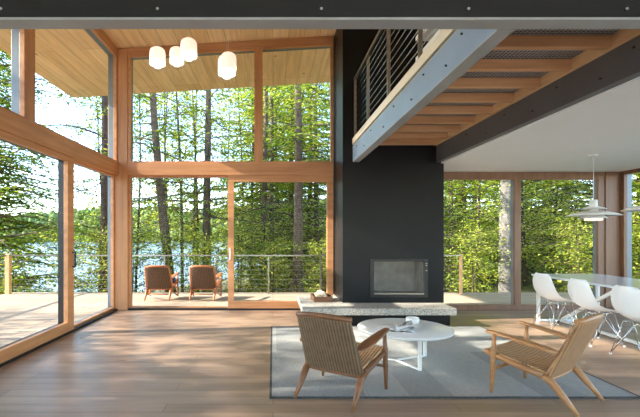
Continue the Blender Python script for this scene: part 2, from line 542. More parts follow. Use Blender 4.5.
trim(7, 'back', XM0, XM1, 2.66, (roof_z(XM0) - .12, roof_z(XM1) - .12), 0, 0.15, 'fir_v')
trim(8, 'back', 5.99, RX + 0.2, 0, 2.5, -0.02, 0.17, 'fir_shaded')      # dining corner post
trim(9, 'back', 2.72, 5.99, 2.46, 2.50, 0.0, 0.17, 'fir_shaded')
# dark track at the foot of the glass walls
trim(10, 'back', XP, XR, 0.0, 0.035, 0.0, 0.17, 'clad_dark', 0)
trim(11, 'left', 1.0, BY - 0.02, 0.0, 0.035, 0.0, 0.17, 'clad_dark', 0)
# upper windows
def rz(a): return roof_z(a) - 0.12
glazed('window_1', 'back', XP, XM0, 2.66, (rz(XP), rz(XM0)), 0.05, 0.03, 0.04, 0.03, M['fir'])
glazed('window_2', 'back', XM1, XR, 2.66, (rz(XM1), rz(XR)), 0.03, 0.05, 0.04, 0.03, M['fir'])
glazed('window_3', 'left', 4.80, BY - 0.02, 2.66, 4.60, 0.03, 0.04, 0.03, 0.03, M['fir_y'])
glazed('window_4', 'left', 1.00, 4.65, 2.66, 4.60, 0.03, 0.03, 0.03, 0.03, M['fir_y'])
# lower glass, lake side
glazed('window_5', 'back', XP, wx(228, BY), 0.035, 2.44, 0.035, 0.0, 0.035, 0.02, M['fir'], d=(0.05, 0.10, 0.16))
glazed('door_1', 'back', wx(228, BY), XR, 0.035, 2.44, 0.105, 0.115, 0.12, 0.13, M['fir'], handle=wx(230, BY))
# lower glass, left
glazed('window_6', 'left', 5.77, BY - 0.02, 0.035, 2.44, 0.0, 0.05, 0.035, 0.03, M['fir_y'], d=(0.05, 0.10, 0.16))
glazed('door_2', 'left', 3.30, 5.77, 0.035, 2.44, 0.15, 0.17, 0.07, 0.13, M['fir_y'], handle=5.72)
glazed('window_7', 'left', 1.00, 3.30, 0.035, 2.44, 0.05, 0.0, 0.05, 0.05, M['fir_y'], d=(0.05, 0.10, 0.16))
# dining side
glazed('window_8', 'back', 2.72, wx(518, BY), 0.0, 2.46, 0.10, 0.055, 0.10, 0.10, M['fir_shaded'])
glazed('window_9', 'back', wx(518, BY), 5.99, 0.0, 2.46, 0.055, 0.12, 0.10, 0.10, M['fir_shaded'])
glazed('window_10', 'right', -1.5, BY - 0.02, 0.0, 2.5, 0.10, 0.08, 0.06, 0.10, M['fir_shaded'])
glazed('window_fill', 'front', -2.6, 6.05, 0.0, 2.5, 0.10, 0.10, 0.10, 0.10, M['fir_shaded'])  # unseen glazing behind the camera, added to let in fill light

# ------------------------------------------------------------------ steel frame and bridge
def channel(name, label, x, dirx, y0, y1, mats, bolts):
    """C-section running along Y; web face at x, flanges to dirx side"""
    t = thing(name, label, 'beam', (x, 0, 2.52))
    m = MB(); m.box(min(0, dirx * .014), max(0, dirx * .014), y0, y1, 0.014, 0.246); web = m.build('web', M[mats[0]], t)
    for z in (0, 0.246):
        m = MB(); m.box(min(0, dirx * .10), max(0, dirx * .10), y0, y1, z, z + .014); m.build('flange', M[mats[1]], t)
    for (yy, zz) in bolts:
        b = MB(); b.tube([(0, yy, zz), (-dirx * 0.012, yy, zz)], 0.008, 8)
        b.build('bolt', M['bolt'], web)
    return t
lb = [(2.75, .19), (3.0, .08), (3.45, .19), (3.75, .08), (4.3, .19), (4.7, .08), (5.3, .19), (5.7, .08), (6.2, .19), (6.35, .08)]
channel('steel_beam', 'steel channel in sky-lit blue-grey edging the bridge under the cable railing', 1.27, 1, 2.32, 6.53, ('beam_skylit', 'beam_bounce_grey'), lb)
channel('steel_beam', 'dark grey bolted steel beam between the bridge joists and the white low ceiling', 2.60, 1, 2.32, 6.53, ('beam_dark', 'beam_dark'), [(a, b) for a, b in zip((2.95, 3.25, 3.75, 4.1, 4.6, 5.0, 5.5, 5.9, 6.3), (.19, .08) * 5)])
t = thing('steel_beam', 'black steel beam with lower flange coloured grey as if bounce-lit, spanning the room overhead, nearest the viewer', 'beam', (0, 2.21, 2.52))
m = MB(); m.box(LX, RX, 0.0, 0.016, 0.014, 0.28); web = m.build('web', M['beam_black'], t)
m = MB(); m.box(LX, RX, 0.0, 0.10, 0.0, 0.014); m.build('flange', M['beam_bounce_grey'], t)
for xx, zz in ((-1.46, .055), (-0.62, .055), (0.26, .055), (1.05, .055), (1.9, .055)):
    b = MB(); b.tube([(xx, 0, zz), (xx, -.012, zz)], 0.008, 8); b.build('bolt', M['chrome'], web)

NJ = 10
ords = ['farthest', 'ninth', 'eighth', 'seventh', 'sixth', 'fifth', 'fourth', 'third', 'second', 'nearest']
for i in range(NJ):
    y = 6.465 - 0.418 * i
    o = MB().box(1.285, 2.56, y - 0.028, y + 0.028, 0, 0.088).build('joist', M['joist'], bevel=0.003, loc=(0, 0, 2.78))
    if i == 0: lab = 'timber joist under the bridge touching the black chimney face'
    elif i == NJ - 1: lab = 'timber joist under the bridge, closest to the overhead black beam'
    else: lab = 'timber joist under the bridge, %s counted out from the black chimney' % ['', 'second', 'third', 'fourth', 'fifth', 'sixth', 'seventh', 'eighth', 'ninth'][i]
    tag(o, lab, 'joist', 'timber joists under the bridge')
o = MB().box(2.56, 2.68, 2.32, 6.53, 2.78, 2.92).build('ledger_beam', M['ledger'], bevel=0.003)
tag(o, 'pale timber ledger along the top of the dark grey steel beam, carrying the joist ends', 'beam')
o = MB().box(1.29, 2.56, 2.32, 6.528, 2.869, 2.889).build('metal_grating', M['grating'])
tag(o, 'perforated dark metal grating floor of the bridge lying on the joists', 'grating')
o = MB().box(1.262, 1.288, 2.32, 6.528, 2.80, 2.895).build('curb_board', M['cream'], bevel=0.003)
tag(o, 'cream timber curb board along the open edge of the bridge below the cables', 'board')

t = thing('cable_railing', 'dark steel cable railing along the open edge of the bridge', 'railing', (1.30, 0, 2.78))
MB().beam((0, 2.32, 1.05), (0, 6.5, 1.05), 0.035, 0.035).build('handrail', M['steel'], t, 0.004)
for y in (2.63, 3.62, 4.61, 5.6, 6.48):
    MB().box(-.018, .018, y - .012, y + .012, 0.1155, 1.033).build('post', M['steel'], t, 0.002)
for k in range(9):
    MB().tube([(0, 2.32, 0.23 + k * 0.09), (0, 6.5, 0.23 + k * 0.09)], 0.0045, 6, False).build('cable', M['chrome'], t)
# white shelf boards seen above the bridge edge
t = thing('shelf_unit', 'white open shelf unit standing on the bridge behind the cable railing', 'shelf', (1.72, 0, 2.889))
for z in (0.56, 0.81, 1.06):
    MB().box(0, 0.55, 2.5, 4.95, z, z + 0.05).build('shelf_board', M['white_paint'], t, 0.003)
for y in (2.6, 4.1):
    MB().box(0.45, 0.53, y, y + .05, 0, 1.06).build('upright', M['white_paint'], t, 0.003)

# ------------------------------------------------------------------ fireplace
FY = 6.53
t = thing('fireplace', 'tall black steel fireplace chimney with glass-fronted firebox', 'fireplace', (0, 0, 0))
xa, xb, za, zb = 1.55, 2.46, 0.37, 0.975
m = MB()
m.box(1.11, xa, FY, BY + .17, 0.28, roof_z(1.11)); m.box(xb, 2.72, FY, BY + .17, 0.28, 5.0)
m.box(xa, xb, FY, BY + .17, zb, 4.96); m.box(xa, xb, FY, BY + .17, 0.28, za); m.box(xa, xb, FY + .55, BY + .17, za, zb)
m.build('chimney_breast', M['black_panel'], t)
m = MB()
m.box(xa + .03, xb - .03, FY + .50, FY + .54, za + .03, zb - .03); m.box(xa + .01, xa + .03, FY + .03, FY + .54, za + .03, zb - .03); m.box(xb - .03, xb - .01, FY + .03, FY + .54, za + .03, zb - .03)
m.box(xa + .03, xb - .03, FY + .03, FY + .5, za + .005, za + .03)
m.build('firebox_lining', M['firebrick'], t)
m = MB()
for (p, q, r, s_) in ((xa, xa + .055, za, zb), (xb - .055, xb, za, zb), (xa + .055, xb - .055, zb - .035, zb), (xa + .055, xb - .055, za, za + .04)):
    m.box(p, q, FY - .02, FY + .03, r, s_)
fr = m.build('firebox_frame', M['clad_dark'], t, 0.004)
cxm = (xa + xb) / 2
for p, q in ((xa + .056, cxm - .003), (cxm + .003, xb - .056)):
    d = MB().box(p, q, FY, FY + .006, za + .045, zb - .04).build('glass_door', M['fire_glass'], t)
MB().box(xa + .06, xb - .06, FY - .012, FY - .002, za + .045, za + .065).build('door_rail', M['steel'], t, 0.002)
MB().box(cxm - .02, cxm + .02, FY - .022, FY - .012, za + .05, za + .062).build('door_pull', M['chrome'], d, 0.002)
for z in (za + .5, za + .53, za + .42):
    MB().box(xb - .035, xb - .015, FY - .03, FY - .02, z, z + .012).build('vent_knob', M['steel'], fr)

t = thing('hearth', 'speckled granite hearth slab on a recessed dark base below the black chimney', 'hearth')
MB().box(0.435, 2.70, 6.02, 7.32, 0.18, 0.28).build('slab', M['granite'], t, 0.006)
MB().box(0.66, 2.66, 6.16, 7.30, 0.0, 0.18).build('base', M['black_panel'], t)

# wood box with split logs
t = thing('log_crate', 'small brown wooden crate holding firewood on the left end of the hearth', 'crate', (0.80, 6.80, 0.28), 0.06)
MB().box(-.145, .145, -.19, .19, 0, .012).build('crate_floor', M['crate'], t)
for sx in (-1, 1):
    MB().box(sx * .145 - .007, sx * .145 + .007, -.19, .19, 0, .085).build('side_panel', M['crate'], t, .002)
for sy in (-1, 1):
    MB().box(-.138, .138, sy * .19 - .007, sy * .19 + .007, 0, .085).build('end_panel', M['crate'], t, .002)
def make_log(r, L):
    b = MB(); n = 9
    prof = [(r * (1 + random.uniform(-.15, .15)) * math.cos(a), r * (1 + random.uniform(-.15, .15)) * math.sin(a)) for a in [PI * k / (n - 1) for k in range(n)]]
    vs = [(x, -L / 2, z) for x, z in prof] + [(x, L / 2, z) for x, z in prof]
    b.add(vs, [(i, i + 1, n + i + 1, n + i) for i in range(n - 1)] + [(n - 1, 0, n, 2 * n - 1)])
    return b
logs = [(-.092, 0, .044, 0, 'at the bottom of the crate on the hearth'), (0, 0, .044, 0, 'at the bottom of the crate on the hearth'), (.092, 0, .044, 0, 'at the bottom of the crate on the hearth'),
        (-.048, .045, .046, .05, 'on the left of the pair heaped above the crate rim'), (.05, .045, .046, -.05, 'on the right of the pair heaped above the crate rim'), (.004, .092, .044, .12, 'topmost on the heap in the hearth crate')]
for lx, lz, r, rot, where in logs:
    g = thing('firewood_log', 'split pale firewood log ' + where, 'log', (0.80 + lx, 6.80, 0.28 + .015 + lz), rot, 'split logs in the hearth crate')
    make_log(r, .34).build('bark', M['log'], g)
    for sy in (-1, 1):
        b = MB(); n = 9
        b.add([(r * .86 * math.cos(PI * k / (n - 1)), sy * .1705, r * .86 * math.sin(PI * k / (n - 1))) for k in range(n)] + [(r * .86 * math.cos(PI * k / (n - 1)), sy * .168, r * .86 * math.sin(PI * k / (n - 1))) for k in range(n)],
              [tuple(range(n)), tuple(range(2 * n - 1, n - 1, -1))] + [(i, i + 1, n + i + 1, n + i) for i in range(n - 1)])
        b.build('cut_face', M['log_end'], g)

# ------------------------------------------------------------------ rug
t = thing('rug', 'grey heathered wool area rug with darker bound edge under the coffee table', 'rug', (1.52, 4.73, 0))
MB().box(-1.53, 1.53, -1.31, 1.31, 0.001, 0.012).build('pile', M['rug'], t)
m = MB()
for a in ((-1.55, -1.53, -1.33, 1.33), (1.53, 1.55, -1.33, 1.33), (-1.53, 1.53, -1.33, -1.31), (-1.53, 1.53, 1.31, 1.33)):
    m.box(*a, 0.001, 0.013)
m.build('binding', M['rug_edge'], t)
RUGZ = 0.012

# ------------------------------------------------------------------ coffee table
TX, TY, TZ = 1.39, 4.34, 0.385
t = thing('coffee_table', 'round white coffee table with open angled metal base on the rug', 'table', (TX, TY, RUGZ))
R_ = 0.485
m = MB(); m.lathe([(0.001, -.03), (R_ - .02, -.03), (R_ - .004, -.024), (R_, -.012), (R_, -.006), (R_ - .006, 0), (0.001, 0)], 72, (0, 0, TZ - RUGZ)); m.build('tabletop', M['white_satin'], t)
feet = [Vector((0.07, -0.26, 0)), Vector((-.30, .13, 0)), Vector((.30, .22, 0))]
hub = Vector((-.07, .06, 0))
for f in feet:
    MB().beam((f.x, f.y, 0.008), (f.x, f.y, TZ - RUGZ - .03), .03, .045, (0, 1, 0)).build('leg', M['white_satin'], t, 0.006)
m = MB()
for f in feet:
    d = (f - hub).normalized()
    m.beam(hub - d * .01 + Vector((0, 0, .008)), f + d * .015 + Vector((0, 0, .008)), .032, .014)
m.build('floor_base', M['white_satin'], t, 0.003)
m = MB()
for i in range(3):
    a = feet[i] * .98
    m.beam((0, 0, TZ - RUGZ - .036), (a.x, a.y, TZ - RUGZ - .036), .04, .012)
m.build('top_bracket', M['white_satin'], t)

t = thing('bowl', 'small round white bowl on the coffee table', 'bowl', (wx(412.5, 4.50), 4.50, TZ))
m = MB(); m.lathe([(.001, 0), (.035, 0), (.058, .012), (.072, .038), (.072, .058), (.066, .070), (.061, .070), (.064, .052), (.058, .03), (.03, .012), (.001, .011)], 32); m.build('bowl_body', M['white_satin'], t)
t = thing('magazine', 'open magazine lying face up on the coffee table', 'magazine', (wx(396, 4.25), 4.25, TZ), -0.25)
def pages(sx):
    def f(u, v):
        s = v
        return (sx * s * .19, u * .13, 0.004 + .018 * math.sin(PI * min(1, s * 1.15)) * (1 - s * .6) + .004 * (1 - s))
    return f
for sx in (-1, 1):
    mm = grid_mesh(pages(sx), 4, 10, .005); mm.build('page_block', M['paper'] if sx < 0 else M['page'], t)
MB().box(-.193, .193, -.133, .133, 0.0, .0015).build('cover', M['page'], t)
o = grid_mesh(lambda u, v: (v * .16, u * .12, .03 + .045 * math.sin(v * 1.5) * v), 4, 8, .002).build('turning_page', M['page'], t)

# ------------------------------------------------------------------ lounge chairs
def lounge_chair(name, label, loc, rotz, mats, group=None, framed=False):
    """facing local +y; woven seat and back, paddle arms, splayed tapering legs"""
    t = thing(name, label, 'chair', loc, rotz, group)
    W, BK, ST = M[mats[0]], M[mats[1]], M[mats[2]]
    # woven back: reclined, curved panel
    def back(u, v):
        half = 0.260 - .030 * v
        y = -.12 - .205 * v - .035 * (1 - u * u) * (0.35 + .65 * v)
        z = .230 + .458 * v + (.018 * (1 - u * u) if v > .98 else .018 * (1 - u * u) * v)
        # sides wrap forward over the uprights
        y += .012 * max(0, abs(u) - .9) * 10
        return (u * half, y, z)
    o = grid_mesh(back, 20, 14, .034).build('backrest', BK, t, .008, angle=50)
    if framed:
        for sx in (-1, 1):
            MB().tube([Vector(back(sx, v)) + Vector((sx * .012, 0, 0)) for v in (0, .25, .5, .75, 1.03)], .021, 8).build('back_post', W, t)
    top = [Vector(back(u, 1.0)) + Vector((0, 0, .012)) for u in np.linspace(-1.02, 1.02, 15)]
    MB().tube(top, .022, 10).build('top_rail', W, t)
    MB().tube([Vector(back(u, 0.0)) + Vector((0, 0.0, -.01)) for u in np.linspace(-1, 1, 11)], .018, 8).build('lower_rail', W, t)
    # woven seat
    def seat(u, v):
        half = .235 + .055 * v
        y = -.12 + .475 * v
        z = .258 + .105 * v - .022 * (1 - u * u) * math.sin(PI * min(1, v * 1.0)) - (.02 * max(0, v - .9) * 10)
        return (u * half, y, z)
    grid_mesh(lambda u, v: seat(-u, v), 14, 14, .03).build('seat', ST, t, .006, angle=50)
    for sx in (-1, 1):
        # side rail running on into the raked rear leg
        pts = [(sx * .285, .335, .345), (sx * .285, .2, .315), (sx * .27, .03, .275), (sx * .255, -.10, .245), (sx * .248, -.155, .21), (sx * .25, -.238, .118), (sx * .253, -.332, 0.012)]
        MB().tube(pts[:4], [.02, .022, .025, .027], 10).build('side_rail', W, t)
        MB().tube([pts[3]] + pts[4:], [.027, .03, .025, .014], 10).build('rear_leg', W, t)
        MB().tube([(sx * .305, .275, .012), (sx * .302, .268, .2), (sx * .30, .262, .36), (sx * .298, .255, .512)], [.013, .021, .022, .015], 10).build('front_leg', W, t)
        # paddle arm
        stations = [(.325, .524, .022), (.30, .525, .030), (.24, .522, .034), (.10, .503, .046), (0.0, .487, .052), (-.10, .470, .054), (-.17, .457, .044), (-.205, .452, .024)]
        m = MB(); vs_ = []; fs_ = []
        for (y, z, hw) in stations:
            cx = sx * (.30 + (.262 - .30) * max(0, (.25 - y)) / .42)
            for (px_, pz_) in ((-1, -.008), (-.8, -.014), (.8, -.014), (1, -.008), (1, .006), (.8, .012), (-.8, .012), (-1, .006)):
                vs_.append((cx + px_ * hw, y, z + pz_))
        for i in range(len(stations) - 1):
            for k in range(8):
                k2 = (k + 1) % 8
                fs_.append((i * 8 + k, i * 8 + k2, (i + 1) * 8 + k2, (i + 1) * 8 + k))
        fs_.append(tuple(range(7, -1, -1))); e = (len(stations) - 1) * 8; fs_.append(tuple(e + k for k in range(8)))
        m.add(vs_, fs_, True)
        m.build('armrest', W, t, subsurf=1)
    MB().tube([(-.30, .267, .21), (0, .262, .215), (.30, .267, .21)], .013, 8).build('stretcher', W, t)
    return t

def place(feetxy, ang):
    return feetxy
# centre from the measured feet; local +y turned to the facing direction
def face(dx, dy): return math.atan2(-dx, dy)
lounge_chair('lounge_chair', 'lounge chair coloured brown as in shade, with woven cord back turned to the viewer, left of the table', (0.575, 3.50, RUGZ), face(.56, .83), ('oak_shaded', 'cord_shaded', 'cord_seat'))
lounge_chair('lounge_chair', 'light oak lounge chair with tan woven cord seat in side view right of table', (2.265, 3.435, RUGZ), face(-.575, .818), ('oak', 'cord_tan', 'cord_seat'))
c1 = lounge_chair('deck_chair', 'left of the two low woven lounge chairs out on the deck, with a blue cushion', (-2.40, 8.78, 0.0), 0.02, ('teak', 'rattan', 'rattan_seat'), 'woven lounge chairs on the deck', True)
for sx in (-1, 1):
    MB().tube([(sx * .295, .25, .03), (sx * .275, 0, .13), (sx * .255, -.2, .24)], .014, 8).build('cross_brace', M['teak'], c1)
MB().tube([(-.255, -.22, .12), (.255, -.22, .12)], .011, 8).build('rear_stretcher', M['teak'], c1)
copy_thing(c1, (-1.46, 8.78, 0.0), -0.03, 'right of the two low woven lounge chairs out on the deck, nearer the sliding door')
cu = MB(); cu.add(*[([(-.1, -.17, -.05), (.1, -.17, -.05), (.1, .17, -.05), (-.1, .17, -.05), (-.1, -.17, .05), (.1, -.17, .05), (.1, .17, .05), (-.1, .17, .05)]), [(3, 2, 1, 0), (4, 5, 6, 7), (0, 1, 5, 4), (1, 2, 6, 5), (2, 3, 7, 6), (3, 0, 4, 7)]], True)
o = cu.build('cushion', M['blue_cloth'], subsurf=2, loc=(-2.22, 8.98, .39)); o.rotation_euler = (.15, .5, 0)
tag(o, 'small blue cushion lying on the seat of the left deck chair', 'cushion')

# ------------------------------------------------------------------ dining table and shell chairs
t = thing('dining_table', 'long glossy white dining table with slim white legs and diagonal braces', 'table', (4.62, 5.2, 0))
MB().box(-.51, .51, -1.35, 1.33, .715, .745).build('tabletop', M['white_gloss'], t, .006)
for sx in (-1, 1):
    for sy in (-1.18, 1.22):
        MB().box(sx * .465 - .02, sx * .465 + .02, sy - .02, sy + .02, 0, .715).build('leg', M['white_satin'], t, .004)
for sy in (-1.18, 1.22):
    MB().box(-.445, .445, sy - .018, sy + .018, .01, .045).build('floor_bar', M['white_satin'], t, .004)
MB().box(-.15, -.10, -1.16, 1.20, .01, .045).build('floor_rail', M['white_satin'], t, .004)
for sy, e in ((1.17, .2), (-1.13, -.2)):
    MB().beam((-.125, sy, .05), (-.125, e * 0.3, .70), .04, .04).build('brace', M['white_satin'], t, .004)

prof = [(-.250, .805), (-.246, .76), (-.232, .68), (-.212, .60), (-.184, .52), (-.14, .452), (-.07, .414), (.02, .404), (.11, .412), (.175, .420), (.215, .410), (.235, .384)]
half = [.125, .178, .21, .228, .240, .248, .25, .25, .244, .230, .205, .17]
def interp(arr, v):
    x = v * (len(arr) - 1); i = min(int(x), len(arr) - 2); f = x - i
    a, b = np.array(arr[i]), np.array(arr[i + 1])
    return a * (1 - f) + b * f
def shell(u, v):
    y, z = interp(prof, v); h = float(interp(half, v))
    k = abs(u) ** 2.2
    wb = max(0.0, 1 - v / .5); ws = 1 - wb
    y2 = y + k * (.055 * wb + .02 * max(0, 1 - abs(v - .45) * 4)); z2 = z + k * (.055 * ws * max(0.15, 1 - max(0, v - .55) * 1.9))
    return (u * h, y2, z2)
sc_ = thing('shell_chair', 'white shell dining chair on wire legs at the far end of the dining table', 'chair', (4.12, 5.98, 0), -PI / 2 + .04, 'white shell chairs along the dining table')
grid_mesh(lambda u, v: shell(-u, v), 14, 22, .009).build('seat_shell', M['shell'], sc_, subsurf=1)
m = MB()
for sx in (-1, 1):
    for sy in (-1, 1):
        fx, fy = sx * .21, sy * .20 - .0
        foot = Vector((fx, fy, .012))
        m.tube([foot, (sx * .135, sy * .13 + .01, .39)], .0055, 6)
        m.tube([foot, (-sx * .02, sy * .13 + .01, .378)], .0045, 6)
        m.tube([foot, (sx * .135, -sy * .02 + .01, .378)], .0045, 6)
ring = [(.135, .14, .39), (-.135, .14, .39), (-.135, -.12, .39), (.135, -.12, .39), (.135, .14, .39)]
for i in range(4): m.tube([ring[i], ring[i + 1]], .005, 6)
wb_ = m.build('wire_base', M['chrome'], sc_)
for sx in (-1, 1):
    for sy in (-1, 1):
        MB().tube([(sx * .21, sy * .20, 0), (sx * .21, sy * .20, .014)], .013, 10).build('foot_glide', M['white_satin'], wb_)
copy_thing(sc_, (4.08, 5.20, 0), -PI / 2 - .03, 'white shell dining chair on wire legs between the other two')
copy_thing(sc_, (4.06, 4.48, 0), -PI / 2 + .02, 'white shell dining chair on wire legs nearest the viewer, cut by the right edge')

# fruit bowl at the right edge
t = thing('fruit_bowl', 'shallow white bowl of green apples on the dining table', 'bowl', (4.72, 5.02, .745))
m = MB(); m.lathe([(.001, 0), (.05, 0), (.12, .03), (.15, .06), (.144, .062), (.112, .038), (.045, .01), (.001, .01)], 32); m.build('bowl_body', M['white_satin'], t)
for i, (ax_, ay_, az_) in enumerate(((-.07, 0, .062), (.02, .065, .062), (.025, -.06, .062), (-.02, .0, .118))):
    a = MB(); a.lathe([(.001, .028), (.012, .033), (.028, .034), (.038, .018), (.039, 0), (.032, -.022), (.016, -.034), (.001, -.03)], 20)
    g = thing('apple', 'green apple in the shallow bowl, ' + ['leftmost', 'farthest back', 'nearest the front', 'topmost'][i], 'apple', (4.72 + ax_, 5.02 + ay_, .745 + az_), i * 1.3, 'green apples in the bowl')
    a.build('flesh', M['apple'], g)
    MB().tube([(0, 0, .028), (.004, 0, .045)], .002, 6).build('stem', M['bark_dark'], g)

# ------------------------------------------------------------------ pendants over dining table
def disc_pendant(label, loc, drop):
    t = thing('pendant_lamp', label, 'lamp', loc, 0, 'white tiered pendants over the dining table')
    MB().lathe([(.001, drop), (.055, drop), (.055, drop - .012), (.02, drop - .03), (.001, drop - .03)], 24).build('canopy', M['white_satin'], t)
    MB().tube([(0, 0, .22), (0, 0, drop - .02)], .004, 6).build('cord', M['white_satin'], t)
    MB().lathe([(.001, .225), (.045, .225), (.048, .22), (.05, .095), (.05, .06), (.001, .06)], 28).build('socket_cover', M['white_satin'], t)
    MB().lathe([(.05, .135), (.10, .122), (.150, .098), (.152, .093), (.10, .112), (.05, .125)], 40).build('upper_shade', M['white_satin'], t)
    MB().lathe([(.085, .070), (.16, .058), (.25, .036), (.325, .004), (.326, -.001), (.25, .029), (.16, .050), (.085, .061)], 48).build('main_shade', M['white_satin'], t)
    MB().lathe([(.07, .03), (.12, .005), (.165, -.035), (.167, -.04), (.12, -.004), (.07, .022)], 40).build('lower_shade', M['white_satin'], t)
    MB().lathe([(.001, .02), (.06, .02), (.105, -.03), (.11, -.065), (.104, -.07), (.08, -.072), (.001, -.072)], 32).build('inner_diffuser', M['lamp_white'], t)
    return t
disc_pendant('white tiered disc pendant lamp hanging over the far end of the dining table', (wx(593.5, 5.84), 5.84, 1.635), 2.5 - 1.635)
disc_pendant('white tiered disc pendant lamp cut off by the right edge of the view', (4.32, 4.60, 1.64), 2.5 - 1.64)

# cluster of glass pendants under the high roof
def glass_pendant(label, px, py, Y, d):
    z = EYE + (CY - py) * Y / F; x = wx(px, Y); r = d / 2; h = d * 1.42
    t = thing('globe_pendant', label, 'lamp', (x, Y, z), 0, 'glass pendant cluster under the roof')
    top = roof_z(x) - z - .002
    pr = [(r * .30, h * .5), (r * .62, h * .485), (r * .86, h * .42), (r * .97, h * .32), (r, h * .2)]
    MB().lathe([(.001, h * .5)] + pr + [(r, -h * .10), (r * .985, -h * .10), (r * .98, h * .2)], 32).build('white_shade', M['lamp_white'], t)
    MB().lathe([(r * .985, -h * .10), (r, -h * .12), (r * .99, -h * .25), (r * .97, -h * .25), (r * .97, -h * .1)], 32).build('glowing_band', M['lamp_band'], t)
    cb = MB().lathe([(r * .985, -h * .25), (r * .93, -h * .36), (r * .78, -h * .44), (r * .5, -h * .49), (.001, -h * .5)], 32).build('clear_bottom', M['lamp_clear'], t)
    MB().lathe([(.001, -h * .16), (r * .42, -h * .2), (r * .55, -h * .3), (r * .42, -h * .39), (.001, -h * .42)], 20).build('bulb', M['lamp_band'], cb)
    MB().tube([(0, 0, h * .5), (0, 0, top)], .0013, 6).build('cord', M['white_satin'], t)
    MB().lathe([(.001, top), (.05, top), (.05, top - .015), (.001, top - .015)], 20).build('canopy', M['white_satin'], t)
glass_pendant('white glass pendant lamp, leftmost of the cluster', 157.5, 59, 5.25, .20)
glass_pendant('white glass pendant lamp, second from the left in the cluster, half behind a higher one', 176.8, 58, 5.73, .20)
glass_pendant('white glass pendant lamp hanging highest in the cluster', 188.8, 51, 5.00, .20)
glass_pendant('white glass pendant lamp mostly hidden behind the lowest one', 228.5, 64.5, 5.2, .20)
glass_pendant('white glass pendant lamp hanging lowest, rightmost of the cluster', 226.8, 68.3, 4.66, .20)

# ------------------------------------------------------------------ deck
m = MB(); m.box(-6.3, 9.5, BY + .17, 9.85, -.06, -.02); m.box(-6.3, LX - .17, -2.62, BY + .17, -.06, -.02)
struct(m.build('deck', M['deck']))
m = MB(); m.box(-6.3, 9.5, 9.80, 9.85, -.36, -.06); m.box(-6.3, -6.25, -3, 9.80, -.36, -.06); struct(m.build('trim_12', M['cream']))

M['bounce_terrace'] = plain('bounce_terrace', lin(214, 206, 196), 0.8, 0, 0.05, 4)
struct(MB().box(-8, 12, -16, -2.62, -.2, -.05).build('bounce_terrace', M['bounce_terrace']))  # unseen pale slab, added to bounce sunlight onto the ceilings

def railing(label, p0, p1, posts, woodposts=()):
    t = thing('deck_railing', label, 'railing', (0, 0, -.02))
    a = Vector(p0 + (0,)); b = Vector(p1 + (0,))
    MB().beam(a + Vector((0, 0, .90)), b + Vector((0, 0, .90)), .06, .03).build('top_rail', M['steel'], t, .003)
    for f in posts:
        p = a.lerp(b, f); MB().box(p.x - .018, p.x + .018, p.y - .018, p.y + .018, 0, .885).build('post', M['steel'], t)
    for f in woodposts:
        p = a.lerp(b, f); w_ = .05 if f == 0 else .028; MB().box(p.x - w_, p.x + w_, p.y - w_, p.y + w_, 0, .93).build('wood_post', M['ledger'], t, .004)
    for k in range(7):
        z = .12 + k * .11
        MB().tube([a + Vector((0, 0, z)), b + Vector((0, 0, z))], .004, 5, False).build('cable', M['steel'], t)
railing('cable railing along the lake edge of the deck behind the two woven chairs', (-6.2, 9.6), (4.4, 9.6), (.115, .23, .345, .46, .575, .69, .805), (0, 1))
railing('cable railing along the far left side of the deck', (-6.2, 9.5), (-6.2, -2.8), (.2, .4, .6, .8, 1))

# ------------------------------------------------------------------ ground, lake, far shore
def gz(x, y):
    # bank falls from the house to the lake; higher on the right
    d = max(0, y - 9.5) ; dl = max(0, -x - 5)
    base = -.55 - .085 * d - .10 * dl
    right = 1 / (1 + math.exp(-(x - 4) / 3))
    up = base * (1 - right) + right * (-.45 + .055 * max(0, d - 3))
    return max(up, -4.2)
nx, ny = 60, 50
xs = np.linspace(-70, 80, nx); ys = np.linspace(-25, 75, ny)
def gzb(x, y):
    z = gz(x, y)
    inside = -7 < x < 10.5 and y < 10.3
    return min(z, -.5) if inside else z
vsg = [(float(x), float(y), gzb(x, y)) for y in ys for x in xs]
m = MB(); m.add(vsg, [(j * nx + i, j * nx + i + 1, (j + 1) * nx + i + 1, (j + 1) * nx + i) for j in range(ny - 1) for i in range(nx - 1)], True)
struct(m.build('ground', M['ground']))
m = MB(); m.add([(-900, 14, -2.6), (300, 14, -2.6), (300, 500, -2.6), (-900, 500, -2.6), (-900, -300, -2.6), (-14, -300, -2.6), (-14, 14, -2.6)], [(0, 1, 2, 3), (4, 5, 6, 0)])
o = m.build('lake', M['water']); tag(o, 'grey-blue lake glinting between the trunks beyond the deck', 'lake', kind='stuff')

# far hillside with forest
def far_h(x): return 31 + 8 * math.sin(x * .011 + 1.0) + 4 * math.sin(x * .031)
nxf = 90
mb = MB(); vsf = []
for j in range(7):
    for i in range(nxf):
        x = -760 + 1100 * i / (nxf - 1)
        f = j / 6
        vsf.append((x, 250 + 160 * f + .08 * x, -3.2 + far_h(x) * .8 * math.sin(f * PI / 2)))
mb.add(vsf, [(j * nxf + i, j * nxf + i + 1, (j + 1) * nxf + i + 1, (j + 1) * nxf + i) for j in range(6) for i in range(nxf - 1)], True)
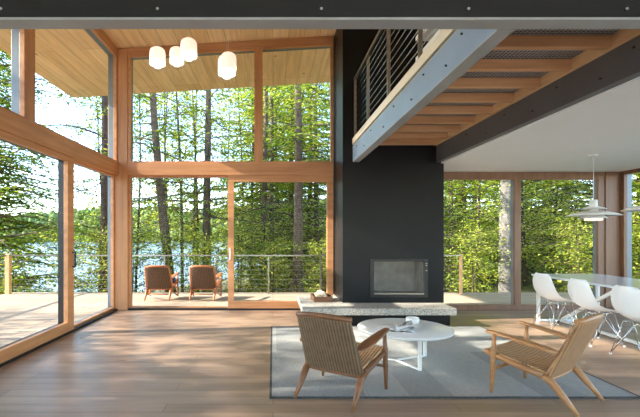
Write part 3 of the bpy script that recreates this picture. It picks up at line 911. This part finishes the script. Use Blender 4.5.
# left shore in turn
for j in range(7):
    pass
struct(mb.build('hills', M['ground']))
ico_v = None
def crown_blob(cx, cy, cz, r, h):
    vs_ = []; fs_ = []
    n, k = 7, 4
    for j in range(k + 1):
        a = PI * j / k
        for i in range(n):
            b = 2 * PI * i / n
            rr = r * math.sin(a) * random.uniform(.75, 1.25) * (1.1 - .4 * j / k if True else 1)
            vs_.append((cx + rr * math.cos(b), cy + rr * math.sin(b), cz - h * math.cos(a) * .5 + h * .5))
    for j in range(k):
        for i in range(n):
            i2 = (i + 1) % n
            fs_.append((j * n + i, j * n + i2, (j + 1) * n + i2, (j + 1) * n + i))
    return vs_, fs_
mb = MB()
for i in range(2600):
    f = random.random() ** 1.3
    x = random.uniform(-720, 260)
    y = 250 + 160 * f + .08 * x; z = -3.2 + far_h(x) * .8 * math.sin(f * PI / 2)
    h = random.uniform(4, 9); mb.add(*crown_blob(x, y, z - 1, h * .36, h), True)
o = mb.build('far_forest', M['far']); tag(o, 'hazy forested far shore rising across the lake', 'forest', kind='stuff')

# ------------------------------------------------------------------ trees
def quads_object(name, P, mat, parent):
    """P: (n,4,3) array of separate leaf quads"""
    n = len(P)
    me = bpy.data.meshes.new(name)
    me.vertices.add(n * 4); me.vertices.foreach_set('co', P.astype(np.float32).ravel())
    me.loops.add(n * 4); me.loops.foreach_set('vertex_index', np.arange(n * 4, dtype=np.int32))
    me.polygons.add(n); me.polygons.foreach_set('loop_start', np.arange(0, n * 4, 4, dtype=np.int32))
    me.polygons.foreach_set('loop_total', np.full(n, 4, dtype=np.int32))
    me.update(calc_edges=True)
    me.materials.append(mat)
    o = bpy.data.objects.new(name, me); COL.objects.link(o); o.parent = parent
    return o

def leaf_quads(base, direc, normal, L, W):
    """diamond-ish leaves; base,direc,normal (n,3), L,W (n,)"""
    side = np.cross(direc, normal); side /= np.linalg.norm(side, axis=1, keepdims=True) + 1e-9
    mid = base + direc * (L * .45)[:, None]
    tip = base + direc * L[:, None] - np.array([0, 0, .12]) * L[:, None]
    return np.stack([base, mid + side * (W / 2)[:, None], tip, mid - side * (W / 2)[:, None]], axis=1)

def unit(a): return a / (np.linalg.norm(a, axis=1, keepdims=True) + 1e-9)

def trunk_pts(H, lean, r, wob=.12, z0=-1.5):
    pts = []; rad = []
    ph = random.uniform(0, 6)
    for k in range(14):
        z = z0 + (H - z0) * k / 13
        pts.append(Vector((lean[0] * z + wob * math.sin(z * .5 + ph) * .4, lean[1] * z + wob * math.cos(z * .43 + ph) * .4, z)))
        f = k / 13
        rad.append(r * (1.15 - .85 * f) + (.25 * r if k == 0 else 0))
    return pts, rad

def at_z(pts, z):
    for i in range(len(pts) - 1):
        if pts[i + 1].z >= z: 
            f = (z - pts[i].z) / (pts[i + 1].z - pts[i].z + 1e-9)
            return pts[i].lerp(pts[i + 1], f)
    return pts[-1]

def conifer(name, label, H, r, zlow, nb, Lmax, dens=1.0, lean=(0, 0), mat='hemlock', bark='bark', group=None, droop=.25, leaf=(.15, .06), ztop=None, shape=1.0, up=0.15):
    t = thing(name, label, 'tree', (0, 0, 0), 0, group)
    pts, rad = trunk_pts(H, lean, r)
    tb = MB(); tb.tube(pts, rad, 9)
    Q = []
    ztop = ztop or H * .97
    for b in range(nb):
        f = (b + random.random()) / nb
        z = zlow + (ztop - zlow) * f
        az = b * 2.39996 + random.uniform(-.4, .4)
        L = Lmax * ((1 - z / (H * 1.03)) ** .7 * shape + (1 - shape) * .8) * random.uniform(.6, 1.1) + .3
        o = at_z(pts, z)
        d = Vector((math.cos(az), math.sin(az), 0))
        n = max(5, int(L / .28))
        ub = up + random.gauss(0, .16); w1 = random.uniform(0, 6); w2 = random.gauss(0, .10); w3 = random.gauss(0, .07)
        bp = [o + d * (L * k / n) + Vector((-d.y, d.x, 0)) * (L * w2 * math.sin(w1 + 4 * k / n) * k / n) + Vector((0, 0, ub * L * (k / n) - droop * L * (k / n) ** 2 + L * w3 * math.sin(w1 + 6 * k / n) * k / n)) for k in range(n + 1)]
        br = max(.008, .012 * L)
        tb.tube(bp, [br * (1 - .8 * k / n) for k in range(n + 1)], 5, False)
        # twigs
        base = []; dr = []; nm = []; LL = []
        sidev = Vector((-d.y, d.x, 0))
        for k in range(1, n + 1):
            for sgn in (-1, 1):
                if random.random() > .92 * min(1, dens * 1.1): continue
                tl = (.75 * (1 - k / n) + .30) * min(1, L / 2.2) * random.uniform(.7, 1.2)
                ang = random.uniform(.7, 1.1)
                td = (d * math.cos(ang) + sidev * sgn * math.sin(ang)); td.z = random.uniform(-.35, .02); td.normalize()
                nl = max(3, int(tl / .06 * dens))
                for q in range(nl):
                    s = (q + random.random()) / nl
                    p = bp[k] + td * (tl * s) + Vector((0, 0, -.10 * tl * s * s))
                    sg2 = random.choice((-1, 1))
                    a2 = ang + sg2 * .9
                    ld = d * math.cos(a2 * 1) + sidev * sgn * math.sin(a2)
                    base.append(p); dr.append((ld.x, ld.y, random.uniform(-.4, .15)))
                    nm.append((random.gauss(0, .35), random.gauss(0, .35), 1)); LL.append(leaf[0] * random.uniform(.7, 1.35))
        if base:
            base = np.array([tuple(p) for p in base]); LL = np.array(LL)
            Q.append(leaf_quads(base, unit(np.array(dr)), unit(np.array(nm)), LL, LL * leaf[1] / leaf[0]))
    tb.build('trunk', M[bark], t)
    quads_object('foliage', np.concatenate(Q), M[mat], t)
    return t

def broadleaf(name, label, H, r, zlow, nb, Lmax, nleaf, mat='maple', bark='bark_dark', group=None, leaf=.10, lean=(0, 0)):
    t = thing(name, label, 'tree' if H > 3 else 'bush', (0, 0, 0), 0, group)
    pts, rad = trunk_pts(H, lean, r, .25, -.8 if H < 3 else -1.5)
    tb = MB(); tb.tube(pts, rad, 8)
    base = []
    for b in range(nb):
        z = zlow + (H - zlow) * (b + .5) / nb
        az = b * 2.39996 + random.uniform(-.5, .5)
        L = Lmax * random.uniform(.55, 1.1) * (1 - .55 * max(0, (z / H) - .4))
        o = at_z(pts, z); d = Vector((math.cos(az), math.sin(az), 0))
        bp = [o + d * (L * k / 6) + Vector((random.uniform(-.05, .05), random.uniform(-.05, .05), .42 * L * (k / 6) - .22 * L * (k / 6) ** 2)) for k in range(7)]
        tb.tube(bp, [max(.006, .012 * L) * (1 - .13 * k) for k in range(7)], 5, False)
        for k in range(2, 7):
            for j in range(3):
                c = bp[k] + Vector((random.gauss(0, .22), random.gauss(0, .22), random.gauss(0, .12))) * (.5 + .4 * L)
                tb.tube([bp[k], c], [.006, .003], 4, False)
                for q in range(nleaf):
                    base.append(tuple(c + Vector((random.gauss(0, .17), random.gauss(0, .17), random.gauss(0, .09))) * (.55 + .35 * Lmax)))
    base = np.array(base); n = len(base)
    a = rng.uniform(0, 2 * PI, n)
    dr = np.stack([np.cos(a), np.sin(a), rng.uniform(-.6, .1, n)], 1)
    nm = np.stack([rng.normal(0, .5, n), rng.normal(0, .5, n), np.ones(n)], 1)
    LL = leaf * rng.uniform(.7, 1.3, n)
    tb.build('trunk', M[bark], t)
    quads_object('foliage', leaf_quads(base, unit(dr), unit(nm), LL, LL * .62), M[mat], t)
    return t

def put(o, px, Y, rot=0.0, x=None, sc=1.0, dz=0):
    X = wx(px, Y) if x is None else x
    o.location = (X, Y, gz(X, Y) + dz); o.rotation_euler = (0, 0, rot); o.scale = (sc, sc, sc)
    return o

# --- individual trunks seen through the lake-side glass
PG = dict(mat='pine', bark='bark', droop=.12, leaf=(.18, .07), up=.12)
put(conifer('pine_tree', 'brown leaning pine trunk rising behind the left deck chair', 12, .17, 3.2, 36, 3.4, .6, (-.085, 0), **PG), 171, 14.0)
put(conifer('pine_tree', 'thick straight dark pine trunk rising behind the right deck chair', 12, .17, 2.8, 38, 3.4, .65, (-.005, 0), **PG), 208, 15.0)
put(conifer('pine_tree', 'thin dark trunk just right of the leaning pine behind the deck chairs', 12, .07, 3.5, 22, 2.2, .7, (-.03, 0), **PG), 183, 17.0)
put(conifer('pine_tree', 'very thin trunk midway between the two big pines behind the deck chairs', 12, .06, 3.8, 20, 2.2, .7, (0, 0), **PG), 195, 19.0)
put(conifer('hemlock_tree', 'slim dark hemlock trunk seen left of centre through the sliding door', 12, .13, 1.5, 66, 2.8, .9, (.0, 0)), 265, 16.0)
put(conifer('hemlock_tree', 'slim hemlock trunk close beside another in the middle of the sliding door view', 12, .11, 1.2, 62, 2.6, .9, (-.012, 0), bark='bark'), 273, 16.6)
put(conifer('hemlock_tree', 'thick pale brown sunlit trunk seen through the right part of the sliding door', 12, .17, 4.2, 62, 3.0, .9, (-.01, 0), bark='bark'), 299, 13.6)
put(conifer('hemlock_tree', 'thin trunk at the right edge of the sliding door view', 12, .08, 1.0, 64, 2.4, .9), 317, 18.0)
put(conifer('hemlock_tree', 'thick grey trunk just left of the mullion in the dining windows', 15, .22, 5.0, 40, 3.2, .9, bark='bark_grey'), 508, 12.4)
put(conifer('pine_tree', 'dark trunk standing in the left glass wall pane nearest the corner post', 14, .15, 3.6, 26, 3.0, .7, bark='bark_dark', mat='pine', droop=.12, up=.1), 104, 12.6)

# --- thicket kinds, copied about
hA = conifer('hemlock_tree', 'tall dense hemlock in the thicket behind the dining windows', 17, .13, .3, 110, 3.3, 1.0, mat='hemlock_sunlit', leaf=(.15, .06), ztop=12, group='hemlocks in the thicket behind the dining windows')
hB = conifer('hemlock_tree', 'tall dense hemlock in the thicket behind the dining windows', 15, .10, .2, 100, 3.0, 1.0, mat='hemlock_sunlit', leaf=(.15, .06), ztop=11, group='hemlocks in the thicket behind the dining windows')
bA = broadleaf('beech_tree', 'light green broadleaf tree in the thicket behind the dining windows', 9, .08, .5, 46, 2.2, 9, 'beech', group='broadleaf trees in the thicket behind the dining windows')
RL = random.Random(3)
first = {}
def scatter(kind, spots, label=None, group=None):
    for (X, Y, s) in spots:
        z = gz(X, Y)
        if kind not in first and label is None:
            first[kind] = 1; o = kind; o.location = (X, Y, z)
            o.rotation_euler = (0, 0, RL.uniform(0, 6)); o.scale = (s, s, s)
        else:
            copy_thing(kind, (X, Y, z), RL.uniform(0, 6), label, group, (s, s, s))
scatter(hA, [(8.6, 21.5, 1.15), (9.9, 17.0, 1), (12.0, 14.2, 1), (12.5, 18.5, 1.1), (15.0, 22.5, 1.2), (11.5, 25.5, 1.3), (18.5, 26, 1.3), (6.5, 27, 1.3), (15.6, 16.8, 1), (21, 21, 1.3)])
scatter(hB, [(6.3, 14.6, .9), (10.6, 13.2, .9), (13.6, 12.2, 1), (9.6, 19.4, 1.2), (8.2, 17.6, 1), (17, 19.0, 1.2), (12.2, 9.6, .9), (13.0, 7.2, .9), (14.5, 10.5, 1.0), (15.5, 25.0, 1.2)])
scatter(bA, [(6.3, 12.6, .7), (8.9, 14.6, .9), (11.9, 11.6, .8), (10.6, 15.4, 1), (13.6, 8.4, .8), (7.2, 19.5, 1.2)])
scatter(hA, [(.9, 19.5, 1), (2.0, 22.5, 1.1), (-.6, 23, 1.05), (1.8, 27, 1.2)], 'dense hemlock closing the view behind the sliding door trunks', 'hemlocks behind the sliding door')
scatter(hB, [(1.9, 18.0, .95), (.2, 20.5, 1), (-1.0, 19.5, .9)], 'smaller hemlock with drooping sprays behind the sliding door trunks', 'small hemlocks behind the sliding door')
# --- understory along the deck edge, lake side
mA = broadleaf('maple_bush', 'yellow-green leafy bush at the deck edge behind the woven chairs', 2.6, .03, .2, 20, 1.0, 8, 'maple', group='bushes along the lake edge of the deck', leaf=.085)
scatter(mA, [(-4.7, 11.0, .8), (-5.9, 11.6, .8), (-7.3, 11.4, .7), (-4.3, 12.4, .85), (-3.3, 12.8, .8), (-2.0, 12.2, .8), (-1.0, 12.8, .9), (.0, 12.4, .7), (-2.7, 14.6, .9), (-5.6, 13.2, 1), (-.2, 15.0, 1)])
scatter(mA, [(5.6, 11.6, .75), (8.4, 11.3, .8), (10.0, 11.6, .9), (1.4, 12.0, .7)], 'yellow-green bush at the deck edge outside the dining windows', 'bushes outside the dining windows')
sA = broadleaf('maple_tree', 'slender yellow-green maple sapling between the pines beyond the deck', 8, .05, 1.2, 26, 1.8, 8, 'maple', group='maple saplings beyond the deck', leaf=.10)
scatter(sA, [(-4.9, 19.0, 1.2), (-4.2, 21.5, 1.7), (-6.2, 24, 1.8), (-1.2, 25.5, 1.8), (-9, 23, 1.7), (-11.5, 4.6, 1.1), (-14, 5.6, 1.15), (-5.1, 15.5, 1), (-3.4, 18.0, 1.1), (-1.6, 20.0, 1.2), (-7.4, 17.5, 1.1), (-2.5, 24, 1.4)])  # the two left of the deck are unseen, added to dapple the floor
# --- left of the house
hL = conifer('hemlock_tree', 'drooping hemlock branches outside the left glass wall', 12, .14, .4, 104, 3.4, 1.0, leaf=(.16, .06), shape=.45, group='hemlocks left of the deck')
scatter(hA, [(-9.6, 1.1, .95), (-11.2, 2.2, .9), (-14.4, 1.8, 1.0), (-12.6, 0.4, 1.0), (-15.8, 0.1, 1.05), (-11.5, -2.5, .9)], 'unseen dense hemlock added beside the left deck to shade the near floor', 'unseen shade hemlocks added beside the left deck')  # out of view, placed to keep sun off the near floor
scatter(hL, [(-8.9, 12.4, 1), (-10.9, 14.3, 1.05), (-12.0, 16.6, 1.15), 
            (-9.4, 13.5, 1), (-13, 15.5, 1.1)])
